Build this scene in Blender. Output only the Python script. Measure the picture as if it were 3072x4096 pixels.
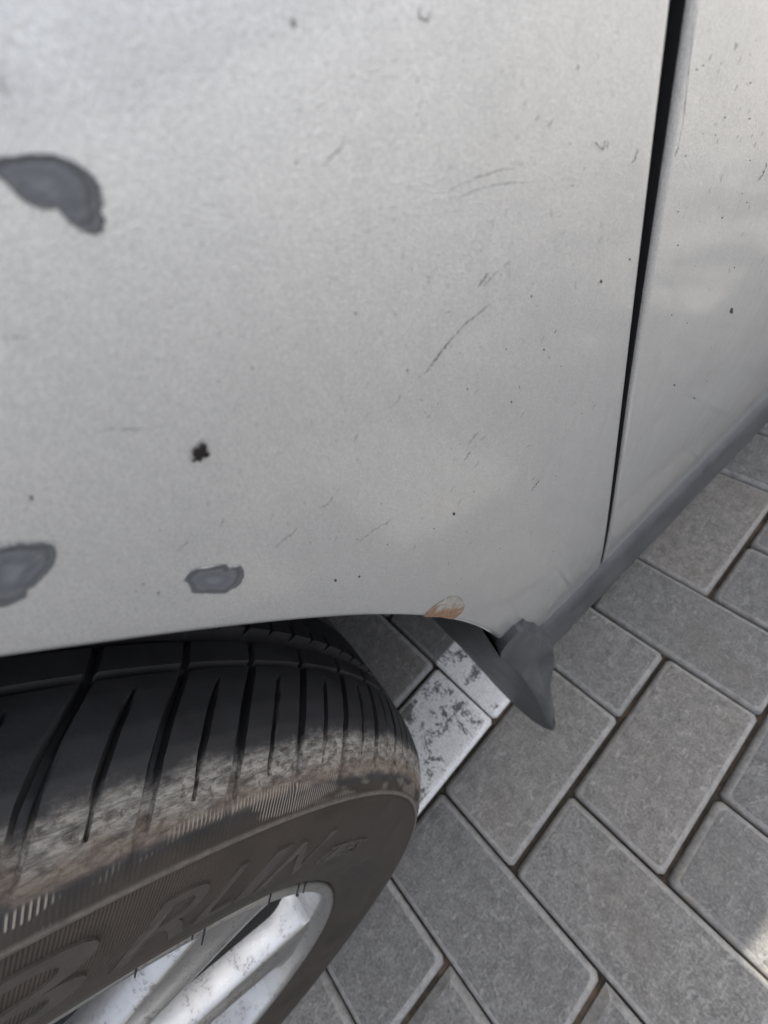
import bpy, math, random
import numpy as np
from mathutils import Vector, Matrix
random.seed(7)
for o in list(bpy.data.objects): bpy.data.objects.remove(o)
sc = bpy.context.scene
COL = sc.collection

# ------------------------------------------------------------------ camera
CAM_LOC = np.array([0.0489, 0.3268, 0.5879])
AX = np.array([[0.6147, 0.5385, -0.5763],
               [0.7507, -0.6236, 0.2180],
               [-0.2420, -0.5667, -0.7876]])      # columns: picture right, picture down, view direction
F = 1700.0                                         # focal length in pixels of the 3072 x 4096 photograph
cam_d = bpy.data.cameras.new('camera')
cam_d.sensor_fit = 'VERTICAL'; cam_d.sensor_height = 36.0; cam_d.sensor_width = 27.0
cam_d.lens = F / 4096.0 * 36.0
cam_d.clip_start = 0.005; cam_d.clip_end = 2000.0
cam_d.dof.use_dof = True; cam_d.dof.focus_distance = 0.135; cam_d.dof.aperture_fstop = 16.0
cam = bpy.data.objects.new('camera', cam_d); COL.objects.link(cam)
cam.matrix_world = Matrix(((AX[0][0], -AX[0][1], -AX[0][2], CAM_LOC[0]),
                           (AX[1][0], -AX[1][1], -AX[1][2], CAM_LOC[1]),
                           (AX[2][0], -AX[2][1], -AX[2][2], CAM_LOC[2]), (0, 0, 0, 1)))
sc.camera = cam
# ------------------------------------------------------------------ sky, sun, exposure
TO_SUN = Vector((-0.30, 0.35, 1.0)).normalized()
w = bpy.data.worlds.new('World'); sc.world = w; w.use_nodes = True
nt = w.node_tree; nt.nodes.clear()
sky = nt.nodes.new('ShaderNodeTexSky'); sky.sky_type = 'NISHITA'; sky.sun_disc = False
sky.sun_elevation = math.asin(TO_SUN.z); sky.sun_rotation = math.atan2(TO_SUN.x, TO_SUN.y)
sky.air_density = 0.7; sky.dust_density = 7.0; sky.ozone_density = 0.3
bg = nt.nodes.new('ShaderNodeBackground'); bg.inputs['Strength'].default_value = 0.15
wo = nt.nodes.new('ShaderNodeOutputWorld')
hs = nt.nodes.new('ShaderNodeHueSaturation'); hs.inputs['Saturation'].default_value = 0.42     # hazy, whitish sky
nt.links.new(sky.outputs[0], hs.inputs['Color']); nt.links.new(hs.outputs[0], bg.inputs[0]); nt.links.new(bg.outputs[0], wo.inputs[0])
sun_d = bpy.data.lights.new('sun', 'SUN'); sun_d.energy = 2.2; sun_d.angle = math.radians(0.53); sun_d.color = (1.0, 0.93, 0.82)
sun = bpy.data.objects.new('sun', sun_d); COL.objects.link(sun)
sun.rotation_euler = TO_SUN.to_track_quat('Z', 'Y').to_euler(); sun.location = (-2, 2, 6)
sc.view_settings.view_transform = 'Standard'; sc.view_settings.look = 'None'
sc.view_settings.gamma = 1.0; sc.view_settings.use_curve_mapping = False
sc.view_settings.exposure = 2.0

# ------------------------------------------------------------------ helpers
def link(o, parent=None):
    COL.objects.link(o)
    if parent is not None: o.parent = parent
    return o
def mesh(name, verts, faces, mats, parent=None, smooth=True, fmat=None, sharp=None, attrs=None):
    me = bpy.data.meshes.new(name)
    me.from_pydata([tuple(map(float, v)) for v in verts], [], faces)
    if not isinstance(mats, (list, tuple)): mats = [mats]
    for m in mats: me.materials.append(m)
    if smooth: me.polygons.foreach_set('use_smooth', [True] * len(me.polygons))
    if fmat is not None: me.polygons.foreach_set('material_index', fmat)
    for k, vals in (attrs or {}).items():
        a = me.attributes.new(k, 'FLOAT', 'POINT'); a.data.foreach_set('value', [float(x) for x in vals])
    me.update()
    if sharp: me.set_sharp_from_angle(angle=math.radians(sharp))
    return link(bpy.data.objects.new(name, me), parent)
def tag(o, label=None, cat=None, group=None, kind=None):
    if label: o['label'] = label
    if cat: o['category'] = cat
    if group: o['group'] = group
    if kind: o['kind'] = kind
    return o
def empty(name, loc=(0, 0, 0)):
    o = bpy.data.objects.new(name, None); o.location = loc; o.empty_display_size = 0.2; return link(o)
def gridfaces(nu, nv, closed_u=False, flip=False):
    f = []
    for i in range(nu if closed_u else nu - 1):
        i2 = (i + 1) % nu
        for j in range(nv - 1):
            q = (i * nv + j, i2 * nv + j, i2 * nv + j + 1, i * nv + j + 1)
            f.append(q[::-1] if flip else q)
    return f
def box(a, b):
    (x0, y0, z0), (x1, y1, z1) = a, b
    v = [(x0, y0, z0), (x1, y0, z0), (x1, y1, z0), (x0, y1, z0), (x0, y0, z1), (x1, y0, z1), (x1, y1, z1), (x0, y1, z1)]
    f = [(3, 2, 1, 0), (4, 5, 6, 7), (0, 1, 5, 4), (1, 2, 6, 5), (2, 3, 7, 6), (3, 0, 4, 7)]
    return v, f
def bar(points, r, n=8, flat=1.0):
    """tube along points"""
    P = [Vector(p) for p in points]; vs = []; fs = []
    for i, p in enumerate(P):
        t = (P[min(i + 1, len(P) - 1)] - P[max(i - 1, 0)]).normalized()
        u = t.orthogonal().normalized(); v = t.cross(u)
        rr = r[i] if isinstance(r, (list, tuple)) else r
        for k in range(n):
            a = 2 * math.pi * k / n; vs.append(p + rr * (math.cos(a) * u + flat * math.sin(a) * v))
    m = len(P)
    for i in range(m - 1):
        for k in range(n):
            fs.append((i * n + k, i * n + (k + 1) % n, (i + 1) * n + (k + 1) % n, (i + 1) * n + k))
    fs.append(tuple(range(n))[::-1]); fs.append(tuple((m - 1) * n + k for k in range(n)))
    return vs, fs

class NT:
    def __init__(s, name):
        s.m = bpy.data.materials.new(name); s.m.use_nodes = True; s.t = s.m.node_tree
        s.b = s.t.nodes['Principled BSDF']
        s.pos = s.n('ShaderNodeNewGeometry').outputs['Position']
    def n(s, t, **kw):
        x = s.t.nodes.new(t)
        for k, v in kw.items(): setattr(x, k, v)
        return x
    def l(s, a, b): s.t.links.new(a, b)
    def put(s, sock, v):
        if isinstance(v, (int, float)): sock.default_value = v
        elif isinstance(v, tuple): sock.default_value = (*v, 1) if len(v) == 3 and len(sock.default_value) == 4 else v
        else: s.l(v, sock)
    def obj(s): return s.n('ShaderNodeTexCoord').outputs['Object']
    def scale(s, vec, sx, sy, sz):
        m = s.n('ShaderNodeMapping'); m.inputs['Scale'].default_value = (sx, sy, sz); s.l(vec, m.inputs['Vector']); return m.outputs[0]
    def noise(s, vec, scale, detail=3, rough=.55, dist=0.0, out=0):
        x = s.n('ShaderNodeTexNoise'); s.l(vec, x.inputs['Vector']); x.inputs['Scale'].default_value = scale
        x.inputs['Detail'].default_value = detail; x.inputs['Roughness'].default_value = rough; x.inputs['Distortion'].default_value = dist
        return x.outputs[out]
    def vor(s, vec, scale, out='Distance', feature='F1', rnd=1.0):
        x = s.n('ShaderNodeTexVoronoi', feature=feature); s.l(vec, x.inputs['Vector']); x.inputs['Scale'].default_value = scale
        x.inputs['Randomness'].default_value = rnd
        return x.outputs[out]
    def ramp(s, fac, stops, interp='LINEAR'):
        r = s.n('ShaderNodeValToRGB'); r.color_ramp.interpolation = interp; s.l(fac, r.inputs[0])
        els = r.color_ramp.elements
        while len(els) < len(stops): els.new(0.5)
        for e, (p, c) in zip(els, stops):
            e.position = p; e.color = (c, c, c, 1) if isinstance(c, (int, float)) else (*c, 1)
        return r.outputs[0]
    def mix(s, fac, a, b, mode='MIX'):
        x = s.n('ShaderNodeMix', data_type='RGBA', blend_type=mode)
        s.put(x.inputs[0], fac); s.put(x.inputs[6], a); s.put(x.inputs[7], b); return x.outputs[2]
    def math(s, op, a, b=0.0, c=0.0, clamp=False):
        x = s.n('ShaderNodeMath', operation=op, use_clamp=clamp)
        s.put(x.inputs[0], a); s.put(x.inputs[1], b); s.put(x.inputs[2], c); return x.outputs[0]
    def ss(s, v, lo, hi):
        x = s.n('ShaderNodeMapRange', interpolation_type='SMOOTHSTEP'); s.put(x.inputs[0], v)
        x.inputs[1].default_value = lo; x.inputs[2].default_value = hi; return x.outputs[0]
    def sep(s, vec):
        x = s.n('ShaderNodeSeparateXYZ'); s.l(vec, x.inputs[0]); return x.outputs
    def bump(s, h, strength, dist, normal=None):
        x = s.n('ShaderNodeBump'); s.l(h, x.inputs['Height']); x.inputs['Strength'].default_value = strength; x.inputs['Distance'].default_value = dist
        if normal is not None: s.l(normal, x.inputs['Normal'])
        return x.outputs[0]
    def set(s, **kw):
        for k, v in kw.items(): s.put(s.b.inputs[k.replace('_', ' ')], v)
        return s.m
    def attr(s, name): return s.n('ShaderNodeAttribute', attribute_name=name).outputs['Fac']

TH = math.radians(86)
PA = np.array([math.sin(TH), math.cos(TH)]); PB = np.array([-math.cos(TH), math.sin(TH)])
P0 = np.array([0.07098, 0.38990])                   # a paver corner, the origin of the herringbone
# ------------------------------------------------------------------ materials
def mat_paint():
    s = NT('silver_metallic_paint'); p = s.pos
    streak = s.noise(s.scale(p, 1, 1, .45), 620, 3, .6)
    peel = s.noise(s.scale(p, 1, 1, .55), 4600, 2, .5)
    flake = s.vor(s.scale(p, 1, 1, .6), 6000, 'Color')
    fl = s.sep(flake)[0]
    broad = s.noise(p, 26, 4, .6)
    grime = s.noise(s.scale(p, 1, 1, .3), 110, 4, .62, .6)
    c = s.mix(s.ramp(broad, [(.3, 0.0), (.75, 1.0)]), (.68, .682, .668), (.74, .738, .722))
    c = s.mix(s.math('MULTIPLY', s.ramp(grime, [(.48, 0), (.72, 1)]), .16), c, (.36, .355, .32))
    c = s.mix(s.math('MULTIPLY', s.ramp(fl, [(.0, 0), (1, 1)]), .62), c, (.43, .435, .44))
    spark = s.ss(fl, .985, .998)
    c = s.mix(s.math('MULTIPLY', spark, .5), c, (.9, .9, .9))
    d = s.vor(p, 95, 'Distance'); dc = s.sep(s.vor(p, 95, 'Color'))
    speck = s.math('MULTIPLY', s.math('LESS_THAN', d, s.math('MULTIPLY', dc[1], .036)), s.math('GREATER_THAN', dc[0], .70))
    c = s.mix(s.math('MULTIPLY', speck, .75), c, (.06, .05, .045))
    h = s.math('ADD', s.math('MULTIPLY', streak, .12), s.math('MULTIPLY', peel, .5))
    nb = s.bump(h, .95, .00026)
    fn = s.bump(fl, .20, .0001, nb)
    rough = s.ramp(grime, [(.3, .36), (.8, .46)])
    s.l(s.bump(streak, .035, .0003), s.b.inputs['Coat Normal'])
    return s.set(Base_Color=c, Metallic=.66, Roughness=rough, Normal=fn, Coat_Weight=1.0, Coat_Roughness=.09)
def mat_patch():
    """sanded-down spot: dark feathered outline, filler ring, grey primer"""
    s = NT('bare_primer'); p = s.pos; e = s.attr('inset')
    n1 = s.noise(p, 700, 4, .6, .4); n2 = s.noise(s.scale(p, 1, .5, 1.4), 1400, 3, .6)
    n0 = s.noise(p, 260, 4, .6, .2)
    en = s.math('ADD', e, s.math('MULTIPLY', s.math('SUBTRACT', n1, .5), .20))
    en = s.math('ADD', en, s.math('MULTIPLY', s.math('SUBTRACT', n0, .5), .20))
    c = s.ramp(en, [(.0, (.42, .42, .415)), (.03, (.24, .24, .24)), (.055, (.045, .045, .05)), (.12, (.115, .12, .125)), (.20, (.065, .068, .072)), (.34, (.125, .132, .142)), (.62, (.105, .11, .122)), (.85, (.155, .162, .172))])
    st_ = s.noise(s.scale(p, 1, .35, 1.6), 900, 4, .7)
    c = s.mix(s.math('MULTIPLY', s.ramp(st_, [(.52, 0), (.68, 1)]), .6), c, (.075, .075, .085))
    c = s.mix(s.math('MULTIPLY', s.ramp(n2, [(.60, 0), (.75, 1)]), .45), c, (.24, .245, .25))
    return s.set(Base_Color=c, Roughness=.42, Normal=s.bump(n2, .3, .0002), Specular_IOR_Level=.5)
def mat_rust():
    s = NT('rusted_filler'); p = s.pos; e = s.attr('inset'); h = s.attr('low')
    n1 = s.noise(p, 900, 5, .65, .3); n2 = s.noise(p, 320, 4, .6)
    c = s.ramp(n1, [(.35, (.21, .195, .165)), (.6, (.36, .345, .31))])
    r = s.ramp(n1, [(.3, (.12, .06, .03)), (.65, (.27, .165, .095))])
    c = s.mix(s.ss(s.math('ADD', h, s.math('MULTIPLY', s.math('SUBTRACT', n2, .5), 1.2)), .35, .75), c, r)
    c = s.mix(s.math('MULTIPLY', s.ss(e, .10, .0), s.ramp(n2, [(.4, .1), (.6, .9)])), c, (.15, .13, .105))
    return s.set(Base_Color=c, Roughness=.8, Normal=s.bump(n1, .6, .0004))
def mat_plain(name, col, rough=.6, metallic=0.0, nscale=300, amt=.25, bump=.15, **kw):
    s = NT(name); p = s.pos; n1 = s.noise(p, nscale, 4, .6); n2 = s.noise(p, nscale * .08, 4, .6)
    k = s.ramp(s.math('ADD', s.math('MULTIPLY', n1, .5), s.math('MULTIPLY', n2, .5)), [(.35, 0), (.65, 1)])
    c = s.mix(k, tuple(x * (1 - amt) for x in col), tuple(min(1, x * (1 + amt)) for x in col))
    return s.set(Base_Color=c, Roughness=rough, Metallic=metallic, Normal=s.bump(n1, bump, .0004), **kw)
def mat_trim():
    s = NT('faded_black_plastic'); p = s.pos
    n1 = s.noise(p, 2200, 3, .6); n2 = s.noise(p, 38, 5, .6, .5)
    c = s.mix(s.ramp(n2, [(.35, 0), (.7, 1)]), (.036, .038, .042), (.070, .072, .075))
    return s.set(Base_Color=c, Roughness=s.ramp(n2, [(.3, .40), (.7, .55)]), Normal=s.bump(n1, .25, .0002), Specular_IOR_Level=.5)
def mat_tyre():
    s = NT('dusty_tyre_rubber'); o = s.obj(); x, y, z = s.sep(o)
    rad = s.math('SQRT', s.math('ADD', s.math('MULTIPLY', y, y), s.math('MULTIPLY', z, z)))
    ang = s.math('ARCTAN2', z, y)
    n1 = s.noise(o, 42, 5, .62, .6); n2 = s.noise(o, 260, 5, .7, .2); n3 = s.noise(o, 900, 3, .6)
    st = s.n('ShaderNodeCombineXYZ'); s.l(s.math('MULTIPLY', ang, .31), st.inputs[0]); s.l(s.math('MULTIPLY', x, 3.0), st.inputs[1]); s.l(s.math('MULTIPLY', rad, 3.0), st.inputs[2])
    n4 = s.noise(st.outputs[0], 150, 6, .72, .25)
    c = s.mix(s.ramp(n1, [(.3, 0), (.75, 1)]), (.015, .015, .017), (.030, .030, .034))
    # dust on the shoulder
    xs = s.math('ADD', x, s.math('MULTIPLY', s.math('SUBTRACT', n1, .5), .012))
    xs = s.math('ADD', xs, s.math('MULTIPLY', s.math('SUBTRACT', n2, .5), .006))
    dust = s.math('MULTIPLY', s.ss(xs, -.0100, -.0035), s.ss(rad, .2935, .2970))
    dc = s.mix(s.ramp(n4, [(.36, 0), (.66, 1)]), (.12, .107, .092), (.33, .312, .278))
    dc = s.mix(s.ramp(n2, [(.54, 0), (.66, 1)]), dc, (.085, .066, .052))
    dc = s.mix(s.math('MULTIPLY', s.ss(s.math('ADD', rad, s.math('MULTIPLY', n1, -.012)), .2955, .2915), .7), dc, (.12, .085, .062))
    c = s.mix(s.math('MULTIPLY', dust, s.ramp(n4, [(.30, .35), (.56, 1.0)])), c, dc)
    # brown film on the sidewall
    side = s.math('MULTIPLY', s.ss(x, -.004, .002), s.ss(rad, .2965, .290))
    sd = s.mix(s.ramp(n1, [(.35, 0), (.7, 1)]), (.024, .019, .0155), (.040, .0315, .025))
    sd = s.mix(s.math('MULTIPLY', s.ramp(n4, [(.58, 0), (.75, 1)]), .4), sd, (.075, .062, .05))
    c = s.mix(side, c, sd)
    # chalky serration lines just under the shoulder, broken up
    ser = s.math('SINE', s.math('MULTIPLY', ang, 1400.0))
    band = s.math('MULTIPLY', s.ss(rad, .2885, .2900), s.ss(rad, .2985, .2965))
    band = s.math('MULTIPLY', band, s.ss(x, -.001, .002))
    sel = s.ss(s.noise(st.outputs[0], 34, 2, .5), .50, .58)
    lines = s.math('MULTIPLY', s.math('MULTIPLY', s.ss(ser, .15, .7), band), sel)
    c = s.mix(s.math('MULTIPLY', lines, .75), c, (.30, .265, .22))
    rib = s.math('MULTIPLY', s.ss(rad, .2866, .2874), s.ss(rad, .2892, .2884))
    rib = s.math('MULTIPLY', rib, s.ss(x, 0, .004))
    c = s.mix(s.math('MULTIPLY', rib, s.ramp(n2, [(.3, .25), (.7, .75)])), c, (.20, .18, .15))
    # fine radial ribbing of the sidewall
    fine = s.math('SINE', s.math('MULTIPLY', ang, 1900.0))
    fb = s.math('MULTIPLY', s.ss(rad, .232, .240), s.ss(rad, .2870, .2850))
    fb = s.math('MULTIPLY', fb, s.ss(ang, .38, .52)); fb = s.math('MULTIPLY', fb, s.ss(x, 0, .003))
    c = s.mix(s.math('MULTIPLY', s.math('MULTIPLY', s.ss(fine, .1, .9), fb), s.ramp(n1, [(.3, .15), (.7, .6)])), c, (.075, .058, .045))
    # dark crescent-shaped arcs beside the rim
    arcs = s.math('SINE', s.math('MULTIPLY', s.math('ADD', rad, s.math('MULTIPLY', n1, .006)), 1350.0))
    am = s.math('MULTIPLY', s.math('MULTIPLY', s.ss(rad, .2245, .228), s.ss(rad, .250, .244)), s.math('MULTIPLY', s.ss(ang, -.75, -.45), s.ss(ang, .05, -.15)))
    c = s.mix(s.math('MULTIPLY', s.math('MULTIPLY', s.ss(arcs, 0, .8), am), .8), c, (.02, .018, .017))
    h = s.math('ADD', s.math('MULTIPLY', n3, .25), s.math('MULTIPLY', s.math('MULTIPLY', fine, fb), .35))
    h = s.math('ADD', h, s.math('MULTIPLY', s.math('MULTIPLY', s.math('MULTIPLY', ser, band), s.math('MULTIPLY_ADD', sel, .8, .2)), .4))
    h = s.math('ADD', h, s.math('MULTIPLY', s.math('MULTIPLY', n4, dust), .8))
    rough = s.mix(dust, s.ramp(n1, [(.3, .50), (.7, .62)]), (.85, .85, .85))
    return s.set(Base_Color=c, Roughness=rough, Normal=s.bump(h, .5, .0006), Specular_IOR_Level=.34)
def mat_letter():
    s = NT('moulded_rubber_lettering'); p = s.pos; n1 = s.noise(p, 260, 4, .6)
    c = s.mix(s.ramp(n1, [(.35, 0), (.7, 1)]), (.036, .030, .026), (.055, .046, .039))
    return s.set(Base_Color=c, Roughness=.62)
def mat_alloy():
    s = NT('worn_silver_alloy'); o = s.obj()
    n1 = s.noise(o, 30, 4, .6); n2 = s.noise(o, 480, 5, .7, .5); n3 = s.noise(o, 90, 4, .6)
    c = s.mix(s.ramp(n1, [(.3, 0), (.7, 1)]), (.38, .379, .372), (.48, .478, .468))
    dirt = s.math('MULTIPLY', s.ramp(n2, [(.52, 0), (.60, 1)]), s.ramp(n3, [(.50, 0), (.60, 1)]))
    c = s.mix(s.math('MULTIPLY', dirt, .8), c, (.16, .15, .15))
    c = s.mix(s.math('MULTIPLY', s.ramp(n3, [(.60, 0), (.74, 1)]), .45), c, (.24, .17, .13))
    return s.set(Base_Color=c, Metallic=.92, Roughness=s.ramp(n3, [(.3, .26), (.8, .45)]), Normal=s.bump(n2, .25, .0004), Coat_Weight=.25, Coat_Roughness=.12)
def concrete(s, lift=1.0):
    p = s.pos
    n1 = s.noise(p, 9, 5, .6); n2 = s.noise(p, 75, 5, .65, .3); n3 = s.noise(p, 420, 4, .7); n4 = s.noise(s.scale(p, 1, .55, 1), 160, 4, .65, 1.2)
    c = s.mix(s.ramp(n2, [(.30, 0), (.72, 1)]), (.120 * lift, .119 * lift, .115 * lift), (.205 * lift, .203 * lift, .196 * lift))
    c = s.mix(s.math('MULTIPLY', s.ramp(n3, [(.52, 0), (.66, 1)]), .48), c, (.32, .317, .308))
    c = s.mix(s.math('MULTIPLY', s.ramp(n3, [(.34, 1), (.47, 0)]), .60), c, (.065, .064, .062))
    c = s.mix(s.math('MULTIPLY', s.ramp(n4, [(.56, 0), (.66, 1)]), .5), c, (.34, .335, .32))
    oil = s.noise(p, 5.5, 3, .5); c = s.mix(s.math('MULTIPLY', s.ramp(oil, [(.60, 0), (.68, 1)]), .55), c, (.07, .068, .064))
    c = s.mix(s.math('MULTIPLY', s.ramp(n1, [(.52, 0), (.70, 1)]), .40), c, (.135, .118, .102))
    h = s.math('ADD', s.math('MULTIPLY', n2, .9), s.math('MULTIPLY', n3, .45)); h = s.math('ADD', h, s.math('MULTIPLY', n4, .6))
    return c, h
def mat_paver(kind):
    s = NT('concrete_' + kind); c, h = concrete(s)
    rnd = s.n('ShaderNodeObjectInfo').outputs['Random']
    c = s.mix(1.0, c, s.ramp(rnd, [(0, (.80, .80, .81)), (.5, (.95, .945, .935)), (1, (1.10, 1.06, 1.01))]), 'MULTIPLY')
    if kind == 'edge':
        n = s.noise(s.pos, 120, 5, .65)
        c = s.mix(s.ramp(n, [(.30, .10), (.66, .70)]), c, (.33, .325, .312))
        m = s.noise(s.pos, 60, 4, .6)
        c = s.mix(s.math('MULTIPLY', s.ramp(m, [(.55, 0), (.75, 1)]), .5), c, (.21, .175, .12))
    if True:
        ln = s.n('ShaderNodeVectorMath', operation='DOT_PRODUCT'); s.l(s.pos, ln.inputs[0]); ln.inputs[1].default_value = (PA[0], PA[1], 0)
        la = s.math('SUBTRACT', ln.outputs['Value'], float(P0 @ PA))        # a painted line one paver wide runs along the car
        on = s.math('MULTIPLY', s.ss(la, -.2035, -.1995), s.ss(la, -.0985, -.1005))
        lb = s.n('ShaderNodeVectorMath', operation='DOT_PRODUCT'); s.l(s.pos, lb.inputs[0]); lb.inputs[1].default_value = (PB[0], PB[1], 0)
        on = s.math('MULTIPLY', on, s.math('LESS_THAN', lb.outputs['Value'], float(P0 @ PB) + .0995))
        q = s.noise(s.pos, 30, 7, .74, .5); q2 = s.noise(s.pos, 330, 5, .7)
        k = s.math('ADD', q, s.math('MULTIPLY', s.math('SUBTRACT', q2, .5), .34))
        lo = .43 if kind == 'face' else .31
        k = s.ss(k, lo, lo + .055)
        wc = s.mix(s.ramp(q2, [(.35, 0), (.62, 1)]), (.56, .55, .53), (.78, .775, .755))
        c = s.mix(s.math('MULTIPLY', k, on), c, wc)
    return s.set(Base_Color=c, Roughness=.86, Normal=s.bump(h, .9, .0016), Specular_IOR_Level=.3)
def mat_joint():
    s = NT('joint_sand'); p = s.pos; n1 = s.noise(p, 150, 5, .7); n2 = s.noise(p, 17, 4, .6)
    c = s.mix(s.ramp(n1, [(.35, 0), (.68, 1)]), (.014, .012, .010), (.055, .043, .031))
    c = s.mix(s.math('MULTIPLY', s.ramp(n2, [(.55, 0), (.7, 1)]), .7), c, (.16, .115, .075))
    c = s.mix(s.math('MULTIPLY', s.ramp(n2, [(.30, 1), (.40, 0)]), .5), c, (.035, .045, .018))
    return s.set(Base_Color=c, Roughness=.95, Normal=s.bump(n1, .9, .004))
def mat_ground():
    s = NT('far_paving'); c, h = concrete(s, 1.0)
    return s.set(Base_Color=c, Roughness=.9)
PAINT = mat_paint(); PATCH = mat_patch(); RUST = mat_rust(); TRIM = mat_trim(); TYRE = mat_tyre(); LETTER = mat_letter(); ALLOY = mat_alloy()
PAVER = mat_paver('face'); PEDGE = mat_paver('edge'); JOINT = mat_joint(); GROUND = mat_ground()
BLACK = mat_plain('underseal_and_gap_shade', (.012, .012, .013), .75)  # also colours the panel-gap flanges, where it stands in for shade
SCUFF = mat_plain('dirt_in_scratch', (.11, .105, .10), .7, nscale=2000)
FAINT = mat_plain('faint_scuff', (.27, .27, .265), .6, nscale=2000)
TAR = mat_plain('tar_spot', (.022, .015, .014), .45, nscale=1800, bump=.8)
BRIGHT = mat_plain('pale_streak', (.62, .62, .62), .3, .6, nscale=2000)  # pale lines, one of them a painted highlight
GLASS = mat_plain('tinted_glass', (.02, .024, .025), .03, nscale=5, bump=0.0)
LAMP = mat_plain('headlamp_lens', (.55, .56, .57), .06, nscale=20, bump=0.0, Coat_Weight=1.0)
REDLENS = mat_plain('red_lamp_lens', (.35, .02, .02), .1, nscale=20, bump=0.0)
WHEEL_SHADE = mat_plain('wheel_depth_shade', (.02, .019, .018), .7)  # near-black colour standing in for the shade deep inside the wheel
IRON = mat_plain('brake_iron', (.09, .075, .065), .5, .7, nscale=200)

# ------------------------------------------------------------------ ground and pavers
vs = [(-120, -120, -.03), (120, -120, -.03), (120, 120, -.03), (-120, 120, -.03)]
tag(mesh('ground', vs, [(0, 1, 2, 3)], GROUND, smooth=False), kind='structure')
def pav(a, b): q = P0 + .1 * a * PA + .1 * b * PB; return q
cs = [pav(-32, -45), pav(62, -45), pav(62, 62), pav(-32, 62)]
pavement = tag(mesh('pavement', [(c[0], c[1], -.0085) for c in cs], [(0, 1, 2, 3)], JOINT, smooth=False), kind='structure')
def paver_mesh(la, lb, c1=.0056, seed=0):
    """top face with a rounded, worn arris; la, lb = size in metres"""
    r = random.Random(seed)
    rings = [(c1 + .004, 0.0), (c1, -.0001), (c1 * .55, -.0011), (c1 * .2, -.0030), (0.0, -.0058), (0.0, -.03)]
    jit = [r.uniform(-.0006, .0006) for _ in range(8)]
    V = []
    for k, (ins, z) in enumerate(rings):
        hx, hy = la / 2 - ins, lb / 2 - ins; cut = .0024 + .0016 * (1 - ins / .011)
        pts = [(hx - cut, -hy), (hx, -hy + cut), (hx, hy - cut), (hx - cut, hy), (-hx + cut, hy), (-hx, hy - cut), (-hx, -hy + cut), (-hx + cut, -hy)]
        for q, (x, y) in enumerate(pts):
            j = jit[q] if k < 4 else 0
            V.append((x + j, y + j, z))
    Fc = [tuple(range(8))]; fm = [0]
    for k in range(len(rings) - 1):
        for q in range(8):
            q2 = (q + 1) % 8
            Fc.append((k * 8 + q, (k + 1) * 8 + q, (k + 1) * 8 + q2, k * 8 + q2)); fm.append(0 if k == 0 else 1)
    return V, Fc, fm
GA, GB = .0046, .0024                               # joint widths
def pm(kind, seed, painted):
    V, Fc, fm = paver_mesh((.2 if kind == 'H' else .1) - GA, (.1 if kind == 'H' else .2) - GB, seed=seed)
    me = bpy.data.meshes.new('paver'); me.from_pydata(V, [], Fc)
    for m in (PAVER, PEDGE): me.materials.append(m)
    me.polygons.foreach_set('use_smooth', [True] * len(Fc)); me.polygons.foreach_set('material_index', fm); me.update()
    return me
PM = {(k, i): pm(k, i * 7 + (k == 'H'), False) for k in 'HV' for i in range(4)}
cells = set()
for m in range(-30, 31):
    for n in range(-60, 61):
        for kind, a, b, da, db in (('H', 0, -1, 2, 1), ('V', 0, 0, 1, 2)):
            a0, b0 = a + n + 2 * m, b + n - 2 * m
            if -31 <= a0 and a0 + da <= 61 and -44 <= b0 and b0 + db <= 61:
                cells.add((kind, a0, b0, da, db))
def rank(c):
    q = pav(c[1] + c[3] / 2, c[2] + c[4] / 2)
    v = np.array([q[0], q[1], 0]) - CAM_LOC; k = AX.T @ v
    seen = k[2] > .05 and -1250 < (F * k[0] / k[2]) + 300 - 300 < 1900 and abs(F * k[1] / k[2]) < 2500
    return (0 if seen else 1, np.linalg.norm(v), c)
cells = sorted(cells, key=rank)
WHITE = {('V', -2, -2): 'paver half covered in flaking white paint, beside the tyre', ('H', -3, 0): 'paver with worn white paint under the mud flap'}
rp = random.Random(3)
far_v, far_f, far_m = [], [], []
for i, (kind, a, b, da, db) in enumerate(cells):
    q = pav(a + da / 2, b + db / 2)
    tilt = (rp.uniform(-.004, .004), rp.uniform(-.004, .004), (math.pi / 2 - TH) + rp.uniform(-.006, .006))
    dz = rp.uniform(-.0012, .0004)
    white = (kind, a, b) in WHITE
    if i < 290 or white:
        me = PM[(kind, rp.randrange(4))]
        o = bpy.data.objects.new('paver', me); o.location = (q[0], q[1], dz); o.rotation_euler = tilt; link(o, pavement)
        if white: o['label'] = WHITE[(kind, a, b)]
    else:
        la, lb = da * .1 - GA, db * .1 - GB
        ca, sa = math.cos(tilt[2]), math.sin(tilt[2]); base = len(far_v)
        for ins, z in ((.007, 0), (.0, -.006), (.0, -.03)):
            for sx, sy in ((1, -1), (1, 1), (-1, 1), (-1, -1)):
                x, y = sx * (la / 2 - ins), sy * (lb / 2 - ins)
                far_v.append((q[0] + x * ca - y * sa, q[1] + x * sa + y * ca, z + dz))
        far_f.append((base, base + 1, base + 2, base + 3)); far_m.append(0)
        for k in range(2):
            for t in range(4):
                t2 = (t + 1) % 4
                far_f.append((base + k * 4 + t, base + k * 4 + 4 + t, base + k * 4 + 4 + t2, base + k * 4 + t2)); far_m.append(1)
tag(mesh('paver_field', far_v, far_f, [PAVER, PEDGE], pavement, smooth=False, fmat=far_m), kind='stuff')

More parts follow.
